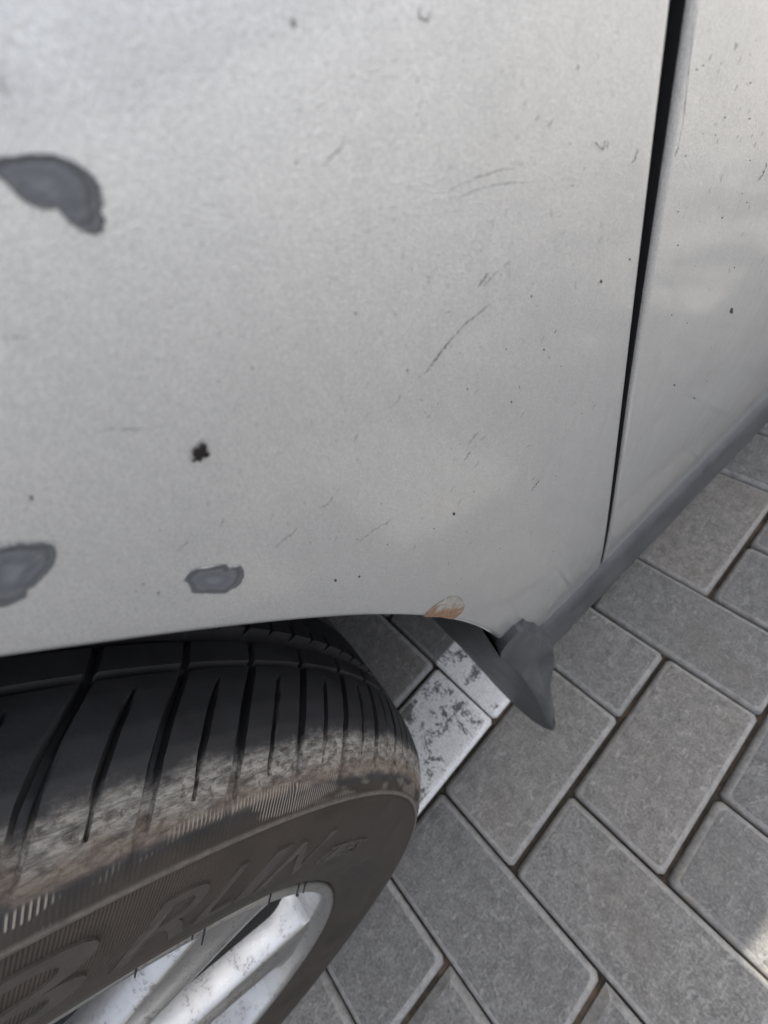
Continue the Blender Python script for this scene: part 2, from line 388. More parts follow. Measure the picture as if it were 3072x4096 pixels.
# ------------------------------------------------------------------ car: side surface
car = tag(empty('car'), 'silver car with a chipped front fender, black sill trim and dusty alloy wheel', 'car')
WX = 1.72                                            # car width
def X(z, y=0.5):
    """outer face of the car side (x outward), by height and position along the car"""
    x = -.247 * (z - .52) ** 2
    r = math.hypot(y, z - .312)
    if r < .436: x -= 1.35 * (.436 - r) ** 2         # the panel rounds in towards the wheel arch
    if y < -.30: x -= .42 * (-.30 - y) ** 2
    if y > 2.6: x -= .30 * (y - 2.6) ** 2
    return x
def Xn(z):                                           # outward normal of the side
    g = -.494 * (z - .52); l = math.hypot(1, g); return np.array([1 / l, 0, -g / l])
def ray(px, py):
    d = AX @ np.array([(px - 1536) / F, (py - 2048) / F, 1.0]); return d
def hit(px, py):
    """where the sight line of a photograph pixel meets the car side"""
    d = ray(px, py); lo, hi = 0.0, 4.0; t = lo
    def g(t):
        q = CAM_LOC + t * d; return q[0] - X(q[2], q[1])
    for k in range(4000):
        t2 = t + .002
        if g(t2) <= 0: break
        t = t2
    lo, hi = t, t2
    for k in range(40):
        mdl = (lo + hi) / 2
        if g(mdl) > 0: lo = mdl
        else: hi = mdl
    return CAM_LOC + lo * d
def near(px, py, off):
    """point of a sight line that lies off metres outside the car side"""
    d = ray(px, py); lo, hi = 0.0, 1.5
    def g(t):
        q = CAM_LOC + t * d; return q[0] - X(q[2], q[1]) - off
    t = 0.0
    while g(t + .001) > 0 and t < 1.5: t += .001
    return CAM_LOC + t * d
def at(px, py, axis, val):
    d = ray(px, py); t = (val - CAM_LOC[axis]) / d[axis]; return CAM_LOC + t * d
K = 3072 / 1659
WZ = .312
lip_px = [(0, 1422), (200, 1392), (400, 1365), (600, 1342), (750, 1331), (850, 1328), (930, 1332), (1000, 1345), (1050, 1364), (1078, 1384)]
L = [near(x * K, y * K, -.0020) for x, y in lip_px]
lip_ang = [math.atan2(p[2] - WZ, p[1]) for p in L]; lip_r = [math.hypot(p[2] - WZ, p[1]) for p in L]
order = np.argsort(lip_ang)
la_, lr_ = np.array(lip_ang)[order], np.array(lip_r)[order]
cf = np.polyfit(la_, lr_, 4)
def lip_radius(a):
    return float(np.polyval(cf, min(max(a, la_[0] - .04), la_[-1] + .01)))
gap_px = [(2689, 0), (2630, 556), (2564, 1024), (2517, 1394), (2490, 1672), (2439, 2042), (2399, 2268)]
Gp = [hit(*q) for q in gap_px]
gz = np.array([p[2] for p in Gp])[::-1]; gy = np.array([p[1] for p in Gp])[::-1]
gc = np.polyfit(gz, gy, 3)
def gap_y(z):
    if z > .575: return float(np.polyval(gc, .575) + (z - .575) * np.polyval(np.polyder(gc), .575) * .4)
    return float(np.polyval(gc, z))
SILL = .2515
print('LIP', np.round(la_, 3), np.round(lr_, 4)); print('GAP', np.round(gz, 3), np.round(gy, 4), gap_y(.25), gap_y(.9))
ZTOP = .93
def side_outer(a, yfront):
    """distance from the wheel centre to the fender's outer boundary in direction a"""
    c, s_ = math.cos(a), math.sin(a); best = 9.0
    if s_ > 1e-6: best = min(best, (ZTOP - WZ) / s_)
    if s_ < -1e-6: best = min(best, (SILL - WZ) / s_)
    if c < -1e-6: best = min(best, yfront / c)
    if c > 0:
        lo, hi = 0.0, 1.2
        for k in range(50):
            m = (lo + hi) / 2
            if m * c - gap_y(min(max(WZ + m * s_, .2), ZTOP)) < 0: lo = m
            else: hi = m
        best = min(best, lo)
    return best
CA = (.3868, .3160); CBp = (.436, SILL)               # the arch edge is cut off where the mud flap covers it
A_CUT = math.atan2(CA[1] - WZ, CA[0])
def start_radius(a):
    if a >= A_CUT: return lip_radius(a) if a > A_CUT + .02 else lip_radius(a) + 0 * a
    ax, az = CA[0], CA[1] - WZ; bx, bz = CBp[0] - CA[0], CBp[1] - CA[1]
    c, s_ = math.cos(a), math.sin(a); den = c * bz - s_ * bx
    return (ax * bz - az * bx) / den
def make_fender(mirror):
    a0 = math.atan2(SILL - WZ, CBp[0])
    angs = list(np.linspace(a0 + 1e-4, .05, 70)) + list(np.linspace(.06, 1.25, 150)) + list(np.linspace(1.27, math.pi - a0 - .001, 120))
    yf = -.56
    V = []; nR = 46; ncol = nR + 5 + 6
    for a in angs:
        ca, sa = math.cos(a), math.sin(a)
        r0 = start_radius(a if a < math.pi / 2 else math.pi - a); r1 = max(side_outer(a, yf), r0 + 1e-4)
        row = []
        # rolled wheel-arch flange
        for ang, dep in ((0, .012), (0, .0045), (35, 0), (62, 0), (82, 0)):
            if dep: rr, dx = r0, -dep
            else: rr, dx = r0 + .0035 * (1 - math.cos(math.radians(ang))), -.0035 * (1 - math.sin(math.radians(ang)))
            y, z = rr * ca, WZ + rr * sa; row.append((X(z, y) + dx, y, z))
        for j in range(nR):
            t = j / (nR - 1); r = r0 + .0035 + (r1 - r0 - .0035 - .0012) * t if r1 - r0 > .006 else r0 + (r1 - r0) * t
            y, z = r * ca, WZ + r * sa; row.append((X(z, y), y, z))
        # folded rear / top edge
        for rr, dx in ((r1 - .0006, -.0002), (r1 - .0001, -.0008), (r1, -.0016), (r1, -.004), (r1, -.009), (r1, -.055)):
            y, z = rr * ca, WZ + rr * sa; row.append((X(z, y) + dx, y, z))
        V += row
    fm = []
    for i in range(len(angs) - 1):
        for j in range(ncol - 1): fm.append(1 if j < 2 or j >= ncol - 4 else 0)  # gap edge painted black in place of the shade in there
    return V, gridfaces(len(angs), ncol, flip=True), fm
def mirrored(V, Fs): return [(-WX - v[0], v[1], v[2]) for v in V], [f[::-1] for f in Fs]
fv, ff, fmt = make_fender(False)
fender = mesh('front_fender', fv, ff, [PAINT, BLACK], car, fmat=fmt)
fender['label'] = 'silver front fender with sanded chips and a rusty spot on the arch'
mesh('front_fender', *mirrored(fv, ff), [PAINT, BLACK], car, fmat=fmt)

# doors -------------------------------------------------------------------
def make_panel(yl, yr, z0, z1, ny, nz, roll=.0014):
    """side panel between two edge curves yl(z) < yr(z), edges rolled inward"""
    V = []
    for i in range(nz):
        z = z0 + (z1 - z0) * i / (nz - 1); a, b = yl(z), yr(z)
        row = [(X(z, a) - .030, a, z), (X(z, a) - .0022, a, z)]
        for t in (0, 18, 36, 54, 72, 88):
            q = math.radians(t); y = a + roll * (1 - math.cos(q)); row.append((X(z, y) - roll * (1 - math.sin(q)), y, z))
        for j in range(ny):
            t = j / (ny - 1); y = a + roll * 1.15 + (b - a - roll * 2.3) * (t ** 1.8); row.append((X(z, y), y, z))
        for t in (80, 45, 0):
            q = math.radians(t); y = b - roll * (1 - math.cos(q)); row.append((X(z, y) - roll * (1 - math.sin(q)), y, z))
        row += [(X(z, b) - .03, b, z)]
        V += row
    nc = 2 + 6 + ny + 3 + 1
    return V, gridfaces(nz, nc), [1 if j < 2 else 0 for i in range(nz - 1) for j in range(nc - 1)]  # front flange is body colour in shade, painted black here
dg = .0042
pv, pf, pm_ = make_panel(lambda z: gap_y(z) + dg + .0018 * min(1, max(0, (z - .49) / .08)), lambda z: 1.42 + .04 * (z - .5), SILL, ZTOP, 60, 90)
doors = []
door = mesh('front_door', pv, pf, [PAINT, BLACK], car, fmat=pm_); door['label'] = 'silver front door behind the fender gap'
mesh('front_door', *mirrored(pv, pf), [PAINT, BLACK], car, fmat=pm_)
pv2, pf2, pm2 = make_panel(lambda z: 1.426 + .04 * (z - .5), lambda z: 2.20 - .10 * max(0, .62 - z), SILL, ZTOP, 24, 30)
mesh('rear_door', pv2, pf2, PAINT, car); mesh('rear_door', *mirrored(pv2, pf2), PAINT, car)
# rear quarter with its wheel arch
V = []; YR = 2.55; angs = np.linspace(-.15, math.pi + .15, 90)
for a in angs:
    ca, sa = math.cos(a), math.sin(a); r1 = 9
    if sa > 1e-6: r1 = min(r1, (ZTOP - WZ) / sa)
    if sa < -1e-6: r1 = min(r1, (SILL - WZ) / sa)
    if ca > 1e-6: r1 = min(r1, .62 / ca)
    if ca < -1e-6: r1 = min(r1, .344 / -ca)
    r0 = .376; r1 = max(r1, r0 + .001)
    V.append((X(WZ + r0 * sa, YR + r0 * ca) - .02, YR + r0 * ca, WZ + r0 * sa))
    for j in range(12):
        r = r0 + (r1 - r0) * j / 11; V.append((X(WZ + r * sa, YR + r * ca), YR + r * ca, WZ + r * sa))
fq = gridfaces(len(angs), 13, flip=True)
mesh('rear_quarter_panel', V, fq, PAINT, car); mesh('rear_quarter_panel', *mirrored(V, fq), PAINT, car)

# sill trim ----------------------------------------------------------------
prof = [(-.060, .262), (-.024, .2535), (-.0195, .2522), (-.0165, .2510), (-.0140, .2485), (-.0125, .2450), (-.0112, .236), (-.0098, .2200), (-.0092, .2060), (-.0100, .2025), (-.0135, .2000), (-.03, .194), (-.08, .19)]
ys = [.412] + list(np.linspace(.43, 2.15, 60))
V = [(x, y, z) for y in ys for x, z in prof]
fs = gridfaces(len(ys), len(prof))
mesh('sill_trim', V, fs, TRIM, car)['label'] = 'black plastic trim strip along the sill'
mesh('sill_trim', *mirrored(V, fs), TRIM, car)

# mud flap -----------------------------------------------------------------
c1, c2 = (1400, 2200, .7233), (1500, 2350, .5425)
def P(q, c): return c[0] + q[0] * c[2], c[1] + q[1] * c[2]
fcurve = [(910, 500), (1030, 600), (1130, 720), (1200, 840), (1252, 950), (1285, 1010)]   # edge between the dark front face and the lighter side
rcurve = [(1100, 300), (1172, 303), (1290, 440), (1330, 505), (1312, 620), (1292, 745), (1310, 880), (1335, 980)]
ccurve = [(1100, 300), (1215, 375), (1207, 500), (1200, 600), (1222, 690), (1278, 800)]
YF = .404
def spline(pts, n):
    P3 = np.array(pts, float); m = len(P3); Q = np.vstack([2 * P3[0] - P3[1], P3, 2 * P3[-1] - P3[-2]]); out = []
    for i in range(m - 1):
        p0, p1, p2, p3 = Q[i:i + 4]
        for f_ in np.linspace(0, 1, 12, endpoint=False):
            out.append(.5 * ((2 * p1) + (-p0 + p2) * f_ + (2 * p0 - 5 * p1 + 4 * p2 - p3) * f_ ** 2 + (-p0 + 3 * p1 - 3 * p2 + p3) * f_ ** 3))
    return resample(out + [P3[-1]], n)
def resample(pts, n):
    P3 = np.array(pts); d = np.r_[0, np.cumsum(np.linalg.norm(np.diff(P3, axis=0), axis=1))]; t = np.linspace(0, d[-1], n)
    return np.stack([np.interp(t, d, P3[:, k]) for k in range(P3.shape[1])], 1)
fy = [.3790, .3900, .3970, .4000, .4020, .4030]
fl = [at(*P(q, c2), 1, y) for q, y in zip(fcurve, fy)]
tip = at(*P((1300, 1052), c2), 1, YF)
fl.append(tip)
rc = [at(*P(q, c2), 1, y) for q, y in zip(rcurve, (.4000, .4120, .4220, .4240, .4210, .4180, .4120, .4080))] + [tip + np.array([.001, .003, .002])]
cc = [at(*P(q, c2), 1, y) for q, y in zip(ccurve, (.4000, .4120, .4120, .4110, .4100, .4080))] + [tip + np.array([.001, .0018, .001])]
top = np.array(fl[0])
# side: front edge -> crease -> rear edge; starts along the upper rim (from the front edge up to the top corner)
N = 60
apex = at(*P((1092, 299), c2), 1, .3965)
fr = spline([at(*P((1056, 325), c2), 1, .3926), at(*P((985, 410), c2), 1, .3850)] + fl, N)
cr = spline([apex + np.array([.0003, 0, 0])] + cc, N)
rr_ = spline([apex + np.array([.0003, .0006, 0])] + rc, N)
def relax(C, n):
    C = C.copy()
    for _ in range(n): C[1:-1] = .5 * C[1:-1] + .25 * (C[:-2] + C[2:])
    return C
fr, cr, rr_ = relax(fr, 12), relax(cr, 30), relax(rr_, 16)
V = []; rows = []
for i in [-1] + list(range(N)):
    a, b, c = fr[max(i, 0)], cr[max(i, 0)], rr_[max(i, 0)]
    if i < 0: a, b, c = (q_ + np.array([-.014, .003, -.003]) for q_ in (a, b, c))       # top edge turned in against the fender
    outw = np.array([.0, 0, 0])
    row = [a + np.array([-.012, .005, .0]), a + np.array([-.0022, .0006, 0]), a]
    for t in (.2, .45, .7, .88): row.append(a + (b - a) * t + np.array([.0010 * math.sin(math.pi * t), 0, 0.0]))
    row.append(b)
    for t in (.15, .5, .85): row.append(b + (c - b) * t)
    row.append(c); row.append(c + np.array([-.003, .0035, 0])); row.append(c + np.array([-.02, .006, 0]))
    V += row
ncol = len(V) // (N + 1)
Fs = gridfaces(N + 1, ncol, flip=True)
# front plate
inner = []
base = len(V)
outer = [f_ for f_ in resample(fl, 14)]
bot = [at(*P((1300, 1052), c2), 1, YF)] + [at(*P(q, c2), 1, YF) for q in ((1262, 1046), (1180, 1000), (1050, 890))] + [at(1400 + 850 * .7233, 2200 + 800 * .7233, 1, YF), np.array([-.10, YF, .086]), np.array([-.26, YF, .085])]
bot = resample(bot, 14)
# fill plate between the outer/upper edge and the bottom edge: outer edge run continues inboard along the top
upperin = resample(list(outer[::-1]) + [np.array([-.05, .383, .38]), np.array([-.12, .387, .44]), np.array([-.26, .390, .44])], 40)
botr = resample(bot, 40)
nv = 8
for i in range(40):
    for j in range(nv):
        t = j / (nv - 1); q = upperin[i] * (1 - t) + botr[i] * t
        if 0 < t < 1: q = q + np.array([0, .0015 * math.sin(math.pi * t), 0])
        V.append(q)
Fp = gridfaces(40, nv, flip=False)
Fs += [tuple(base + k for k in f) for f in Fp]
# back of the plate
base2 = len(V)
V += [v + np.array([0, .0035, 0]) for v in V[base:base + 40 * nv]]
Fs += [tuple(base2 + k for k in f[::-1]) for f in Fp]
for i in range(39):
    a, b = base + i * nv + nv - 1, base + (i + 1) * nv + nv - 1
    Fs.append((a, b, b + base2 - base, a + base2 - base))
flap = mesh('mud_flap', V, Fs, TRIM, car, sharp=28)
flap['label'] = 'dark grey moulded mud flap at the end of the sill'

# arch liner, underbody ------------------------------------------------------
def liner(y0):
    V = []; angs = np.linspace(-.05, math.pi + .05, 60)
    for a in angs:
        r = .405
        for x, k in ((-.024, -.004), (-.05, 0), (-.30, 0)):
            V.append((x, y0 + (r + k) * math.cos(a), WZ + (r + k) * math.sin(a)))
    return V, gridfaces(60, 3)
for y0 in (0, 2.55):
    v, f = liner(y0); mesh('arch_liner', v, f, BLACK, car); mesh('arch_liner', *mirrored(v, f), BLACK, car)
def prt(name, boxes, mat, **kw):
    V, Fs = [], []
    for a, b in boxes:
        v, f = box(a, b); n = len(V); V += v; Fs += [tuple(n + k for k in q) for q in f]
    return mesh(name, V, Fs, mat, car, smooth=False, **kw)
prt('underbody', [((-WX + .08, .44, .20), (-.08, 2.12, .24)), ((-WX + .34, -.62, .22), (-.34, .46, .26)), ((-WX + .34, 2.1, .22), (-.34, 3.1, .26)),
                  ((-WX + .04, .46, .26), (-.034, .50, .88)), ((-WX + .34, -.55, .26), (-.34, .44, .80))], BLACK)
# bonnet, windscreen, roof, pillars, glass ------------------------------------
def loft(sections):
    V = [p for s_ in sections for p in s_]; return V, gridfaces(len(sections), len(sections[0]))
def cross(y, z, xe, crown, n=17, edge=0.0):
    return [(-WX / 2 + (2 * i / (n - 1) - 1) * (WX / 2 - xe), y, z + crown * (1 - (2 * i / (n - 1) - 1) ** 2) ) for i in range(n)]
hood = [cross(y, z, xe, .055) for y, z, xe in ((-.70, .70, .26), (-.68, .76, .22), (-.60, .80, .16), (-.40, .85, .09), (-.1, .89, .060), (.2, .915, .052), (.46, .932, .050))]
mesh('bonnet', *loft(hood), PAINT, car)
mesh('windscreen', *loft([cross(.47, .93, .06, .055), cross(.75, 1.11, .15, .055), cross(1.0, 1.265, .23, .05), cross(1.22, 1.385, .30, .045)]), GLASS, car)
mesh('roof', *loft([cross(1.20, 1.375, .30, .045), cross(1.30, 1.41, .305, .05), cross(1.8, 1.44, .315, .05), cross(2.4, 1.425, .325, .05), cross(2.75, 1.38, .34, .045), cross(2.82, 1.35, .35, .04)]), PAINT, car)
mesh('rear_window', *loft([cross(2.81, 1.36, .35, .04), cross(2.95, 1.18, .26, .04), cross(3.06, .96, .16, .04)]), GLASS, car)
mesh('tailgate', *loft([cross(3.05, .97, .15, .04), cross(3.16, .85, .16, .01), cross(3.19, .70, .16, 0), cross(3.17, .52, .17, 0)]), PAINT, car)
V = []
for z in (.24, .30, .42, .52, .55):
    for i in range(25):
        t = -1 + 2 * i / 24; V.append((-WX / 2 + t * (WX / 2 - .02 - .1 * t ** 8), -.80 + .22 * abs(t) ** 3 + (.06 if z < .28 else 0), z))
mesh('front_bumper', V, gridfaces(5, 25, flip=True), PAINT, car)
V = []
for z in (.28, .34, .44, .53, .56):
    for i in range(25):
        t = -1 + 2 * i / 24; V.append((-WX / 2 + t * (WX / 2 - .04 - .06 * t ** 8), 3.30 - .14 * abs(t) ** 3, z))
mesh('rear_bumper', V, gridfaces(5, 25), PAINT, car)
V = [(-WX / 2 + t * .5, -.76 + .08 * abs(t) ** 3, z) for z in (.55, .70) for t in np.linspace(-1, 1, 9)]
mesh('grille', V, gridfaces(2, 9, flip=True), BLACK, car)
def sidepart(name, V, Fs, mat):
    mesh(name, V, Fs, mat, car); mesh(name, *mirrored(V, Fs), mat, car)
V = []
for z in (.55, .60, .68, .74, .78):
    for t in np.linspace(0, 1, 10): V.append((-.36 + .30 * t - .05 * (z - .55), -.745 + .25 * t ** 2 + .25 * (z - .55), z))
sidepart('headlight', V, gridfaces(5, 10, flip=True), LAMP)
V = []
for z in (.62, .75, .93):
    for t in np.linspace(0, 1, 6): V.append((-.22 + .10 * t - .12 * (z - .62), 3.17 - .12 * t ** 2, z))
sidepart('tail_light', V, gridfaces(3, 6), REDLENS)
def belt(y): return (X(ZTOP, y) - .012, y, ZTOP)
def rail(y): return (-.318, y, 1.40 - .10 * max(0, y - 2.2) - .35 * max(0, 1.28 - y))
def sidewin(name, b0, b1, r0, r1):
    V = []
    for i in range(8):
        t = i / 7
        lo, hi = Vector(belt(b0 + (b1 - b0) * t)), Vector(rail(r0 + (r1 - r0) * t))
        for j in range(6): V.append(tuple(lo.lerp(hi, j / 5)))
    sidepart(name, V, gridfaces(8, 6, flip=True), GLASS)
sidewin('side_window', .62, 1.38, 1.22, 1.40); sidewin('side_window', 1.42, 2.18, 1.44, 2.10); sidewin('side_window', 2.24, 2.90, 2.16, 2.66)
for a, b, r in ((( -.062, .47, .925), rail(1.22), .026), (belt(1.40), rail(1.42), .024), (belt(2.21), rail(2.13), .026), (belt(3.0), rail(2.78), .04)):
    sidepart('pillar', *bar([a, b], r), PAINT)
sidepart('roof_rail', *bar([rail(1.22), rail(1.6), rail(2.2), rail(2.78)], .022), PAINT)
sidepart('belt_moulding', *bar([(X(ZTOP, y) - .016, y, ZTOP - .004) for y in (.47, .8, 1.4, 2.2, 2.9)], .012), BLACK)
sidepart('door_handle', *bar([(X(.80) + .004, 1.18, .80), (X(.80) + .03, 1.21, .802), (X(.80) + .03, 1.33, .802), (X(.80) + .004, 1.36, .80)], .011), PAINT)
# mirror: short foot on the door, then the housing
V, Fs = box((-.075, .640, .925), (.045, .724, .985))
n = len(V); sec = []
for x, s_ in ((.02, .55), (.035, .85), (.07, 1.0), (.15, 1.0), (.195, .85), (.215, .55)):
    ring_ = []
    for k in range(16):
        a = 2 * math.pi * k / 16; ring_.append((x, .684 + .045 * s_ * math.copysign(abs(math.cos(a)) ** .6, math.cos(a)), 1.03 + .068 * s_ * math.copysign(abs(math.sin(a)) ** .6, math.sin(a))))
    sec.append(ring_)
V += [p for r_ in sec for p in r_]
for i in range(5):
    for k in range(16): Fs.append((n + i * 16 + k, n + i * 16 + (k + 1) % 16, n + (i + 1) * 16 + (k + 1) % 16, n + (i + 1) * 16 + k))
Fs += [tuple(n + k for k in range(16))[::-1], tuple(n + 80 + k for k in range(16))]
mesh('door_mirror', V, Fs, TRIM, car, sharp=50); mesh('door_mirror', *mirrored(V, Fs), TRIM, car, sharp=50)

# ------------------------------------------------------------------ wheel
# local frame: x = axle direction outward, angles counted from +y (rearward) up
def sm(x, a, b):
    t = np.clip((x - a) / (b - a), 0, 1); return t * t * (3 - 2 * t)
tread_s = np.array([.0020, -.0020, -.006, -.012, -.020, -.030, -.05, -.09]); tread_r = np.array([.2985, .3022, .3058, .3095, .3124, .3145, .3165, .3180])
side_pts = [(-.004, .2185), (.000, .2205), (.0026, .2218), (.0042, .2240), (.0062, .2290), (.0098, .2380), (.0120, .2480), (.0128, .2600), (.0124, .2700), (.0108, .2790), (.0094, .2848), (.0086, .2862), (.0093, .2870), (.0093, .2885), (.0080, .2893), (.0062, .2922), (.0042, .2958), (.0020, .2985)]
def make_tyre():
    nA = 2700
    ang = np.linspace(0, 2 * np.pi, nA, endpoint=False)
    # s stations over the tread (outer shoulder to inner shoulder)
    s = np.r_[np.arange(.0010, -.062, -.0010), np.arange(-.062, -.176, -.003)]
    mid = -.088
    sfold = np.where(s < mid, 2 * mid - s, s)
    r_t = np.interp(-sfold, -tread_s, tread_r)
    A, S = np.meshgrid(ang, s, indexing='ij')
    Rr = np.tile(r_t, (nA, 1))
    deg = np.degrees(A); deg = np.where(deg > 180, deg - 360, deg)
    depth = np.zeros_like(Rr)
    def circ(c, wd, dp):
        return dp * sm(wd / 2 + .0007 - np.abs(S - c), 0, .0011)
    for c, wd, dp in ((-.0365, .0018, .0026), (-.0515, .0072, .0065), (-.0880, .0085, .0065), (-.125, .008, .0065)):
        depth = np.maximum(depth, circ(c, wd, dp))
    pitch = 360 / 68.0
    # slant of the shoulder grooves: angle grows towards the shoulder
    jit = .35 * np.sin(deg * .21) + .3 * np.sin(deg * .083 + 1)
    ph = (deg - 31.3 + jit) / pitch                 # the mesh itself is sheared by the slant
    u = (ph - np.round(ph)) * pitch * np.pi / 180 * .313       # metres along the tread from the groove centre
    wd = np.interp(S, [-.036, -.01, .004], [.0024, .0034, .0042])
    main = sm(wd / 2 + .0005 - np.abs(u), 0, .0010) * np.interp(S, [-.0365, -.030, -.008, .002], [.0050, .0055, .0042, .0022]) * (S > -.0372)
    ph2 = ph + .5; u2 = (ph2 - np.round(ph2)) * pitch * np.pi / 180 * .313
    sw = np.interp(S, [-.031, -.024, -.006, -.001], [.0004, .0017, .0013, .0004])
    sipe = sm(sw / 2 + .0004 - np.abs(u2), 0, .0008) * .0035 * (S > -.031) * (S < -.0005)
    rib = sm(.0016 - np.abs(u), 0, .0011) * .0035 * (S < -.0372) * (S > -.0480)
    rib2 = sm(.0015 - np.abs(u), 0, .0011) * .0040 * (S < -.055) * (S > -.066)
    rib3 = sm(.0011 - np.abs(u2), 0, .0009) * .0030 * (S < -.055) * (S > -.064)
    for d in (main, sipe, rib, rib2, rib3): depth = np.maximum(depth, d)
    Rr = Rr - depth
    outer = side_pts
    inner = [(2 * mid - x, r) for x, r in outer[::-1]]
    cols_s = np.r_[[x for x, r in outer], s, [x for x, r in inner]]
    Ro = np.tile(np.array([r for x, r in outer]), (nA, 1)); Ri = np.tile(np.array([r for x, r in inner]), (nA, 1))
    # shoulder grooves run a little way down the sidewall
    cut = np.interp(np.array([x for x, r in outer]), [.0019, .0045, .0065], [.0020, .0010, 0]) * (np.array([r for x, r in outer]) > .29)
    u0 = u[:, 0:1]; Ro = Ro - sm(.0024 - np.abs(u0), 0, .0012) * cut[None, :]
    RR = np.concatenate([Ro, Rr, Ri], 1); SS = np.tile(cols_s, (nA, 1))
    sl = np.radians(np.interp(cols_s, [-.062, -.036, -.020, -.010, .004], [-4.4, -2.6, -.8, .1, .9]))
    AA = ang[:, None] + sl[None, :]
    Y = RR * np.cos(AA); Z = RR * np.sin(AA)
    Z = np.maximum(Z, -.3118)
    V = np.stack([SS, Y, Z], -1).reshape(-1, 3)
    nv = RR.shape[1]
    i = np.arange(nA)[:, None]; j = np.arange(nv - 1)[None, :]; i2 = (i + 1) % nA
    q = np.stack([i * nv + j, i2 * nv + j, i2 * nv + j + 1, i * nv + j + 1], -1).reshape(-1, 4)
    me = bpy.data.meshes.new('tyre')
    me.vertices.add(len(V)); me.vertices.foreach_set('co', V.astype(np.float32).ravel())
    me.loops.add(q.size); me.loops.foreach_set('vertex_index', q.astype(np.int32).ravel())
    me.polygons.add(len(q)); me.polygons.foreach_set('loop_start', np.arange(0, q.size, 4, dtype=np.int32))
    me.polygons.foreach_set('use_smooth', np.ones(len(q), bool)); me.materials.append(TYRE)
    me.update(calc_edges=True); me.validate()
    me.set_sharp_from_angle(angle=math.radians(52))
    return me
tyre_me = make_tyre()
def revolve(prof, n, closed=True):
    V = [(x, r * math.cos(2 * math.pi * i / n), r * math.sin(2 * math.pi * i / n)) for i in range(n) for x, r in prof]
    return V, gridfaces(n, len(prof), closed_u=True)
def rim_mesh(): return revolve([(-.004, .2190), (.0022, .2212), (.0040, .2200), (.0046, .2175), (.0036, .2150), (.0005, .2132), (-.006, .2118), (-.020, .2090), (-.034, .2050), (-.10, .188), (-.165, .195), (-.172, .215)], 160)
def spoke_mesh(c):
    """one spoke: radial wall on its upper side, crest, groove, second crest, wall"""
    V = []; radii = np.r_[np.linspace(.050, .165, 24), np.linspace(.170, .2125, 20)]
    for r in radii:
        k = (r - .05) / (.2125 - .05); t = min(1, max(0, (r - .185) / .0275)); fl_ = t * t
        wide = 1 + 2.4 * max(0, (.125 - r) / .075) ** 1.6
        base = -.0040 - .014 * max(0, (.13 - r) / .08) ** 1.5
        val = -.0085 * (1 - k) ** .6 * (1 - fl_); deep = -.0185 - .015 * fl_
        for off, sx in ((10.6 + 5 * fl_, deep - .022), (9.8 + 2.5 * fl_, deep), (9.2 + fl_, deep * .55), (8.5, deep * .18), (8.0, -.0010), (7.4, .0), (6.4, -.0004), (4.6, val * .55), (2.6, val), (.4, val), (-1.6, val * .45), (-2.8, .0002), (-3.8, .0004), (-6.4, -.0006), (-7.6, -.0018), (-8.3, -.0045), (-8.6, -.012), (-8.9, -.045)):
            if off < 0: off *= 1 + .55 * fl_
            a = math.radians(c + off * wide); V.append((base + sx, r * math.cos(a), r * math.sin(a)))
    nw = 18
    Fs = gridfaces(len(radii), nw)
    return V, Fs, [1 if j in (0, 16) else 0 for i in range(len(radii) - 1) for j in range(nw - 1)]
# lettering ------------------------------------------------------------------
def glyph(ch):
    cu = bpy.data.curves.new('g', 'FONT'); cu.body = ch; cu.size = 1.0; cu.extrude = 0; cu.resolution_u = 5
    ob = bpy.data.objects.new('g', cu); COL.objects.link(ob)
    dg_ = bpy.context.evaluated_depsgraph_get(); dg_.update()
    me = bpy.data.meshes.new_from_object(ob.evaluated_get(dg_))
    v = np.array([list(p.co) for p in me.vertices]); f = [tuple(p.vertices) for p in me.polygons]
    bpy.data.objects.remove(ob); bpy.data.curves.remove(cu); bpy.data.meshes.remove(me)
    return v, f
sp_r = np.array([r for x, r in side_pts]); sp_x = np.array([x for x, r in side_pts])
def wall_x(r): return float(np.interp(r, sp_r, sp_x))
def letter(ch, f0, f1, r0, r1, shear):
    """glyph between angles f0 (its left) and f1 (its right), radii r0..r1"""
    v, f = glyph(ch); mn, mx = v.min(0), v.max(0); out = []
    for q in v:
        u = (q[0] - mn[0]) / max(mx[0] - mn[0], 1e-6); h = (q[1] - mn[1]) / (mx[1] - mn[1])
        r = r0 + (r1 - r0) * h; a = math.radians(f0 + (f1 - f0) * u - shear * (h - 1))
        out.append((wall_x(r) + .00072, r * math.cos(a), r * math.sin(a)))
    n = len(out); base = [(p[0] - .0012, p[1], p[2]) for p in out]
    # raised letters: front face plus skirt
    ed = {}
    for q in f:
        for k in range(len(q)):
            e = (q[k], q[(k + 1) % len(q)]); ed[e] = ed.get(e, 0) + 1
    Fs = list(f)
    for (a, b) in ed:
        if (b, a) not in ed: Fs.append((a, n + a, n + b, b))
    return out + base, Fs
letters = [('B', 39.2, 31.6, .2560, .2805, 2.0), ('R', 29.8, 25.2, .2565, .2775, 1.6), ('L', 24.6, 21.6, .2565, .2765, 1.6), ('I', 21.0, 19.3, .2560, .2752, 1.6), ('N', 18.0, 12.8, .2550, .2738, 2.2)]
letters += [(ch, 10.6 - 1.9 * i, 9.1 - 1.9 * i, .2540, .2632, 1.6) for i, ch in enumerate('TIRES')]
ST, CB = 0.0192, 0.031
WA = Vector((math.cos(ST) * math.cos(CB), math.sin(ST) * math.cos(CB), math.sin(CB)))
WYv = Vector((0, 0, 1)).cross(WA).normalized(); WZv = WA.cross(WYv)
rv, rf = rim_mesh(); rfm = [1 if k % 11 >= 7 else 0 for k in range(len(rf))]  # inner barrel darkened to stand for the shade of its depth
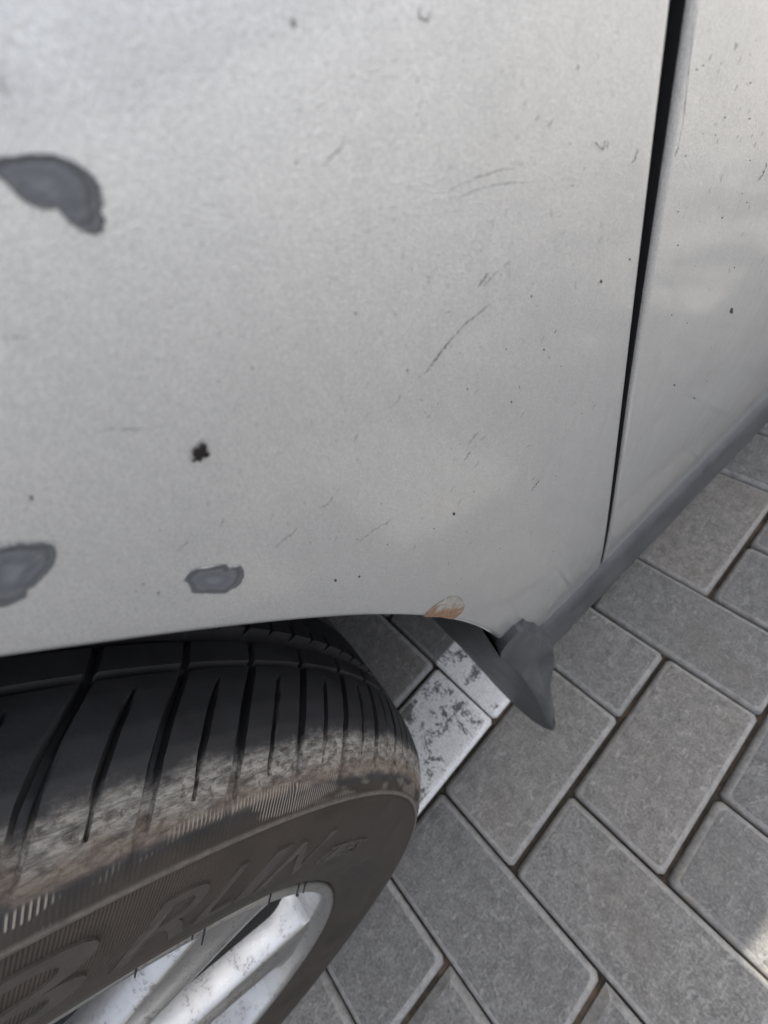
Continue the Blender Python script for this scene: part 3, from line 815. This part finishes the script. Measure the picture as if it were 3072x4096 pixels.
def build_wheel(loc, rot, spin, label, detail):
    wheel = mesh('wheel', rv, rf, [ALLOY, WHEEL_SHADE], car, fmat=rfm)
    wheel.matrix_world = Matrix.Translation(loc) @ rot
    wheel['label'] = label
    ty = link(bpy.data.objects.new('tyre', tyre_me), wheel)
    for k in range(7):
        if ('spoke', k) not in cache:
            v_, f_, m_ = spoke_mesh(4.2 + 360 / 7 * k); cache[('spoke', k)] = mesh('spoke', v_, f_, [ALLOY, WHEEL_SHADE], wheel, fmat=m_, sharp=40)
        else: link(bpy.data.objects.new('spoke', cache[('spoke', k)].data), wheel)
    hubV, hubF = revolve([(-.05, .070), (-.022, .066), (-.018, .058), (-.016, .030), (-.015, .004)], 48)
    mesh('hub_cap', hubV, hubF, ALLOY, wheel)
    dV, dF = revolve([(-.085, .148), (-.075, .148), (-.075, .05), (-.085, .05), (-.085, .148)], 64); mesh('brake_disc', dV, dF, WHEEL_SHADE, wheel)
    if detail:
        V, Fs = [], []
        for lt in letters:
            v, f = letter(*lt); n = len(V); V += v; Fs += [tuple(n + k for k in q) for q in f]
        lo = mesh('tyre_lettering', V, Fs, LETTER, wheel, smooth=False); lo['label'] = 'raised italic lettering on the tyre sidewall'
        V, Fs = [], []
        for f0, ln in ((2.6, .0055), (.6, .005), (9.3, .006), (19.2, .0065), (20.6, .0025), (26, .004)):
            a = math.radians(f0); e = Vector((0, math.cos(a), math.sin(a)))
            p0 = Vector((.0045, 0, 0)) + e * .2245; d = Vector((.55, 0, 0)) - e * .75
            v, f = bar([p0, p0 + d * ln * .6, p0 + d * ln], [.00042, .0004, .0003], 6); n = len(V); V += v; Fs += [tuple(n + k for k in q) for q in f]
        tag(mesh('moulding_hair', V, Fs, BLACK, wheel), kind='stuff')
    return wheel
cache = {}
R3 = Matrix((WA, WYv, WZv)).transposed().to_4x4()
build_wheel(Vector((0, 0, WZ)), R3, 0, 'dusty alloy wheel with a worn tyre under the chipped fender', True)
build_wheel(Vector((0, 2.55, WZ)), Matrix.Identity(4), 0, 'rear alloy wheel', False)
MR = Matrix.Rotation(math.pi, 4, 'Z')
build_wheel(Vector((-WX, 0, WZ)), MR, 0, 'front alloy wheel on the far side', False)
build_wheel(Vector((-WX, 2.55, WZ)), MR, 0, 'rear alloy wheel on the far side', False)

# ------------------------------------------------------------------ paint damage on the fender and door
def surf(px, py, lift=0.0):
    p = hit(px, py); return p + lift * Xn(p[2])
def smooth_loop(pts, n):
    P2 = np.array(pts, float); m = len(P2); out = []
    t = np.linspace(0, m, n, endpoint=False)
    for q in t:                                     # closed Catmull-Rom
        i = int(q); f_ = q - i; p0, p1, p2, p3 = P2[(i - 1) % m], P2[i % m], P2[(i + 1) % m], P2[(i + 2) % m]
        out.append(.5 * ((2 * p1) + (-p0 + p2) * f_ + (2 * p0 - 5 * p1 + 4 * p2 - p3) * f_ ** 2 + (-p0 + 3 * p1 - 3 * p2 + p3) * f_ ** 3))
    return np.array(out)
def patch(name, pts, mat, label, center=None, seed=0, lift=.00022, wob=.030):
    r = random.Random(seed); loop = smooth_loop([(x * K, y * K) for x, y in pts], 110)
    c = np.mean(loop, 0) if center is None else np.array(center) * K
    size = np.mean(np.linalg.norm(loop - c, axis=1))
    w1 = [r.uniform(0, 6.28) for _ in range(6)]
    th = np.linspace(0, 2 * math.pi, len(loop), endpoint=False)
    wv = sum(np.sin(th * k + w1[i]) for i, k in enumerate((5, 9, 14, 21, 31, 43))) / 6 + np.array([r.uniform(-.35, .35) for _ in th])
    d = (loop - c); loop = c + d * (1 + wob * wv)[:, None]
    ins = [0, .03, .07, .12, .18, .26, .36, .5, .7, .88]
    hts = [.00001, .00018, lift, .00014, .00010, .00009, .00012, .00010, .00012, .0001]
    V, at_, low = [], [], []
    ymin, ymax = loop[:, 1].min(), loop[:, 1].max()
    for i_, h_ in zip(ins, hts):
        for q in loop:
            p_ = c + (q - c) * (1 - i_); V.append(surf(p_[0], p_[1], h_ + .00006)); at_.append(i_); low.append((p_[1] - ymin) / (ymax - ymin))
    n = len(loop); V.append(surf(c[0], c[1], .00012)); at_.append(1); low.append(.5)
    Fs = []
    for k in range(len(ins) - 1):
        for q in range(n): Fs.append((k * n + q, k * n + (q + 1) % n, (k + 1) * n + (q + 1) % n, (k + 1) * n + q))
    for q in range(n): Fs.append(((len(ins) - 1) * n + q, (len(ins) - 1) * n + (q + 1) % n, len(V) - 1))
    Fs = [f[::-1] for f in Fs]
    o = mesh(name, V, Fs, mat, fender, attrs={'inset': at_, 'low': low}); o['label'] = label
    return o
patch('sanded_patch', [(-36, 352), (0, 340), (40, 333), (90, 330), (140, 338), (180, 360), (210, 390), (222, 415), (226, 440), (217, 456), (228, 475), (222, 500), (205, 508), (180, 500), (155, 485), (138, 465), (130, 450), (100, 453), (70, 445), (40, 425), (15, 400), (-10, 380), (-34, 366)], PATCH, 'largest grey sanded patch with a lobe hanging off it', (80, 395), 1)
patch('sanded_patch', [(-60, 1200), (0, 1180), (40, 1172), (100, 1170), (117, 1173), (123, 1190), (118, 1215), (100, 1240), (78, 1262), (60, 1275), (55, 1290), (30, 1303), (0, 1312), (-60, 1310)], PATCH, 'grey sanded patch with a ragged lower edge', (30, 1235), 2)
patch('sanded_patch', [(395, 1250), (410, 1232), (440, 1224), (480, 1218), (490, 1221), (497, 1229), (507, 1222), (520, 1222), (527, 1235), (524, 1252), (515, 1265), (500, 1272), (485, 1281), (450, 1281), (420, 1281), (410, 1275), (405, 1262)], PATCH, 'small oblong sanded patch with two rings above the arch', (460, 1252), 3)
patch('rust_spot', [(916, 1331), (935, 1310), (960, 1293), (975, 1287), (990, 1289), (1001, 1300), (1003, 1312), (995, 1325), (978, 1337), (950, 1333)], RUST, 'rust-stained spot of filler on the arch edge', (962, 1314), 4, lift=.0001)
patch('tar_chip', [(415, 981), (420, 966), (427, 968), (433, 958), (445, 962), (441, 971), (450, 978), (441, 987), (436, 983), (429, 993), (416, 993), (425, 985)], TAR, 'dark brown chip on the fender', (433, 976), 5, lift=.0006, wob=.22)
def scratch(pts, width, mat, parent=fender, seed=0, name='scratch'):
    r = random.Random(seed); P2 = resample([np.array([x * K, y * K]) for x, y in pts], max(6, int(len(pts) * 5)))
    n = len(P2); V = []
    for i, q in enumerate(P2):
        t = P2[min(i + 1, n - 1)] - P2[max(i - 1, 0)]; t = t / (np.linalg.norm(t) + 1e-9); nn = np.array([-t[1], t[0]])
        q = q + nn * r.uniform(-1, 1) * width * 1.0
        k = math.sin(math.pi * (i + .35) / (n - .3)) ** .5 * (r.uniform(.25, 1.0) if r.random() > .28 else .06)
        a, b = q + nn * width * k, q - nn * width * k
        V += [surf(*a, .00005), surf(*((a + b) / 2), .00009), surf(*b, .00005)]
    return mesh(name, V, gridfaces(n, 3), mat, parent)
SC = [([(1033, 620), (1043, 605), (1056, 588)], 3.2), ([(1045, 618), (1060, 601), (1075, 587)], 2.6),
      ([(918, 808), (930, 790), (940, 778), (946, 768), (958, 752), (963, 746), (972, 736), (985, 722), (995, 712)], 4.0),
      ([(995, 710), (1010, 695), (1030, 680), (1044, 668), (1058, 656)], 2.4),
      ([(698, 362), (710, 346), (722, 332), (738, 318), (746, 292)], 3.0), ([(970, 413), (1000, 394), (1045, 378), (1090, 366), (1115, 364)], 2.4),
      ([(1283, 312), (1287, 306), (1295, 320), (1302, 322), (1309, 303)], 3.2), ([(762, 955), (768, 948), (774, 936)], 2.6),
      ([(380, 1190), (396, 1180), (408, 1166)], 2.8), ([(475, 1141), (479, 1130), (486, 1117)], 3.0), ([(596, 1182), (612, 1165), (632, 1152), (643, 1138)], 2.2),
      ([(1003, 994), (1010, 985), (1016, 976)], 2.8), ([(1012, 960), (1020, 948), (1033, 935)], 2.0), ([(906, 12), (905, 28), (913, 43), (926, 43), (932, 20)], 6.0),
      ([(1362, 352), (1372, 345), (1377, 322)], 3.0), ([(1456, 338), (1462, 327), (1466, 318)], 2.2), ([(690, 1098), (708, 1090), (720, 1072)], 2.0),
      ([(1148, 1060), (1158, 1046), (1166, 1036)], 2.0), ([(1640, 390), (1650, 372), (1657, 350)], 3.0), ([(845, 880), (858, 868), (866, 852)], 1.8)]
for i, (pts, wd) in enumerate(SC): scratch(pts, wd, SCUFF, door if pts[0][0] > 1440 else fender, i)
for i, (pts, wd) in enumerate([([(200, 932), (260, 926), (350, 923)], 4.0), ([(760, 1180), (800, 1150), (850, 1118)], 2.0), ([(0, 728), (22, 724), (50, 730)], 7.0), ([(1464, 322), (1474, 268), (1484, 190), (1496, 60)], 1.0), ([(1478, 250), (1486, 160), (1506, 20)], .9), ([(985, 430), (1040, 405), (1100, 395), (1160, 392)], 2.5)]):
    scratch(pts, wd, FAINT, fender, 50 + i, 'scuff')
scratch([(402, 1262), (430, 1283), (470, 1284), (505, 1279)], 2.2, BRIGHT, fender, 70, 'bright_streak')
scratch([(-4, 158), (4, 182), (14, 208)], 7, SCUFF, fender, 71, 'scuff')
scratch([(2, 112), (9, 150), (20, 192)], 9, BRIGHT, fender, 72, 'bright_streak')  # white highlight at the left edge, drawn as a pale streak
# tiny specks: too many to pick apart
rs = random.Random(11)
def specks(parent, spots, name):
    V, Fs = [], []
    for x, y, r in spots:
        c = surf(x * K, y * K, .00010); n = len(V); V.append(c + .0001 * Xn(c[2])); m = 7
        for k in range(m):
            a = 2 * math.pi * k / m; rr = r * rs.uniform(.6, 1.25); V.append(surf((x + rr * math.cos(a)) * K, (y + rr * 1.3 * math.sin(a)) * K, .00003))
        for k in range(m): Fs.append((n, n + 1 + (k + 1) % m, n + 1 + k))
    tag(mesh(name, V, Fs, TAR, parent), kind='stuff')
sp = [(68, 1076, 4.5), (545, 795, 2.2), (768, 677, 2.2), (1298, 608, 3), (725, 1254, 2.6), (776, 1245, 2.4), (980, 1110, 3.2), (342, 1281, 2.4), (1175, 755, 2), (640, 352, 3), (1148, 640, 2), (310, 1262, 2), (880, 800, 2), (1105, 868, 2), (1010, 840, 1.8), (1360, 560, 2.4)]
sp += [(rs.uniform(250, 1300), rs.uniform(520, 1290), rs.uniform(.7, 1.5)) for _ in range(90)]
specks(fender, sp, 'dirt_speck')
specks(door, [(1580, 671, 4.5), (1457, 832, 2.6), (1500, 860, 2), (1560, 470, 2)] + [(rs.uniform(1440, 1640), rs.uniform(100, 900), rs.uniform(.8, 1.8)) for _ in range(25)], 'dirt_speck')

def ticks(parent, xr, yr, count, mat, name):
    V, Fs = [], []
    for _ in range(count):
        x, y = rs.uniform(*xr), rs.uniform(*yr); a = math.radians(rs.gauss(-62, 16)); ln = rs.uniform(3, 11); wd = rs.uniform(.5, 1.1); b = len(V)
        for t in (-1, -.3, .4, 1):
            k = (1 - t * t) * .8 + .15; cx, cy = x + ln * t * math.cos(a), y + ln * t * math.sin(a)
            V += [surf((cx - wd * k) * K, cy * K, .00003), surf((cx + wd * k) * K, cy * K, .00003)]
        Fs += [(b + 2 * i, b + 2 * i + 2, b + 2 * i + 3, b + 2 * i + 1) for i in range(3)]
    tag(mesh(name, V, Fs, mat, parent), kind='stuff')
ticks(fender, (620, 1340), (30, 620), 85, FAINT, 'dirt_streak')
ticks(fender, (500, 1290), (640, 1240), 45, FAINT, 'dirt_streak')
ticks(fender, (900, 1350), (250, 1100), 14, SCUFF, 'dirt_streak')
ticks(door, (1530, 1650), (40, 800), 40, FAINT, 'dirt_streak')

# ------------------------------------------------------------------ tree out of view past the car, put in so its crown shades the paving
added_tree = tag(empty('added_tree', (-3.1, 2.9, 0)), 'added leafy shade caster, unseen, beyond the far side of the silver car', 'added_tree')
rt = random.Random(21)
BARK = mat_plain('bark', (.11, .085, .065), .9, nscale=40, bump=.8)
def mat_leaf():
    q = NT('leaf'); n1 = q.noise(q.pos, 1.5, 3, .6); n2 = q.noise(q.pos, 22, 2, .5)
    c = q.mix(q.ramp(q.math('ADD', q.math('MULTIPLY', n1, .6), q.math('MULTIPLY', n2, .4)), [(.35, 0), (.65, 1)]), (.035, .065, .02), (.075, .12, .035))
    return q.set(Base_Color=c, Roughness=.5)
LEAF = mat_leaf()
cen = Vector((2.54, -1.23, 6.2)); rad = Vector((3.3, 2.2, 2.1))      # crown relative to the trunk foot
V, Fs = bar([(0, 0, -.05), (.03, -.02, .6), (.12, -.08, 1.8), (.35, -.25, 2.9)], [.23, .17, .15, .14], 12)
def limb(pts, r):
    v, f = bar(pts, r, 8); n = len(V); V.extend(v); Fs.extend([tuple(n + k for k in q) for q in f])
tips = []
for i in range(11):
    a = i * 2.4; e = Vector((math.cos(a) * rad.x * .62, math.sin(a) * rad.y * .62, rt.uniform(-.7, .9))) + cen
    s0 = Vector((.25, -.18, 2.3 + .05 * i)); m1 = s0.lerp(e, .45) + Vector((0, 0, .5))
    limb([s0, m1, e], [.075, .045, .015]); tips.append(e)
    for k in range(3):
        e2 = e + Vector((rt.uniform(-1, 1), rt.uniform(-1, 1), rt.uniform(-.3, .7))); limb([m1.lerp(e, .5), e2], [.025, .008])
mesh('trunk', V, Fs, BARK, added_tree)
V, Fs = [], []
foot = Vector((-3.1, 2.9, 0)); sd_ = Vector(TO_SUN)
lit = Vector((.272, .408, 0))                       # leaves left out along this sun ray to make one fleck
cl = [cen + Vector((rt.gauss(0, .42) * rad.x, rt.gauss(0, .42) * rad.y, rt.gauss(0, .42) * rad.z)) for _ in range(150)]
n_leaf = 0
while n_leaf < 7500:
    c0 = rt.choice(cl); p = c0 + Vector((rt.gauss(0, .42), rt.gauss(0, .42), rt.gauss(0, .32)))
    dn = p - cen
    if (dn.x / rad.x) ** 2 + (dn.y / rad.y) ** 2 + (dn.z / rad.z) ** 2 > 1.15: continue
    wpt = p + foot - lit; off = wpt - sd_ * wpt.dot(sd_)
    if off.length < .30: continue
    n_leaf += 1
    u = Vector((rt.gauss(0, 1), rt.gauss(0, 1), rt.gauss(0, .45))).normalized(); v = u.cross(Vector((rt.gauss(0, .5), rt.gauss(0, .5), 1))).normalized(); nn = u.cross(v)
    l_, w_ = rt.uniform(.07, .11), rt.uniform(.032, .052); b = len(V)
    V += [p - u * l_, p + v * w_ + nn * .012, p + u * l_, p - v * w_ + nn * .012]
    Fs += [(b, b + 1, b + 2), (b, b + 2, b + 3)]
mesh('crown', V, Fs, LEAF, added_tree, smooth=False)
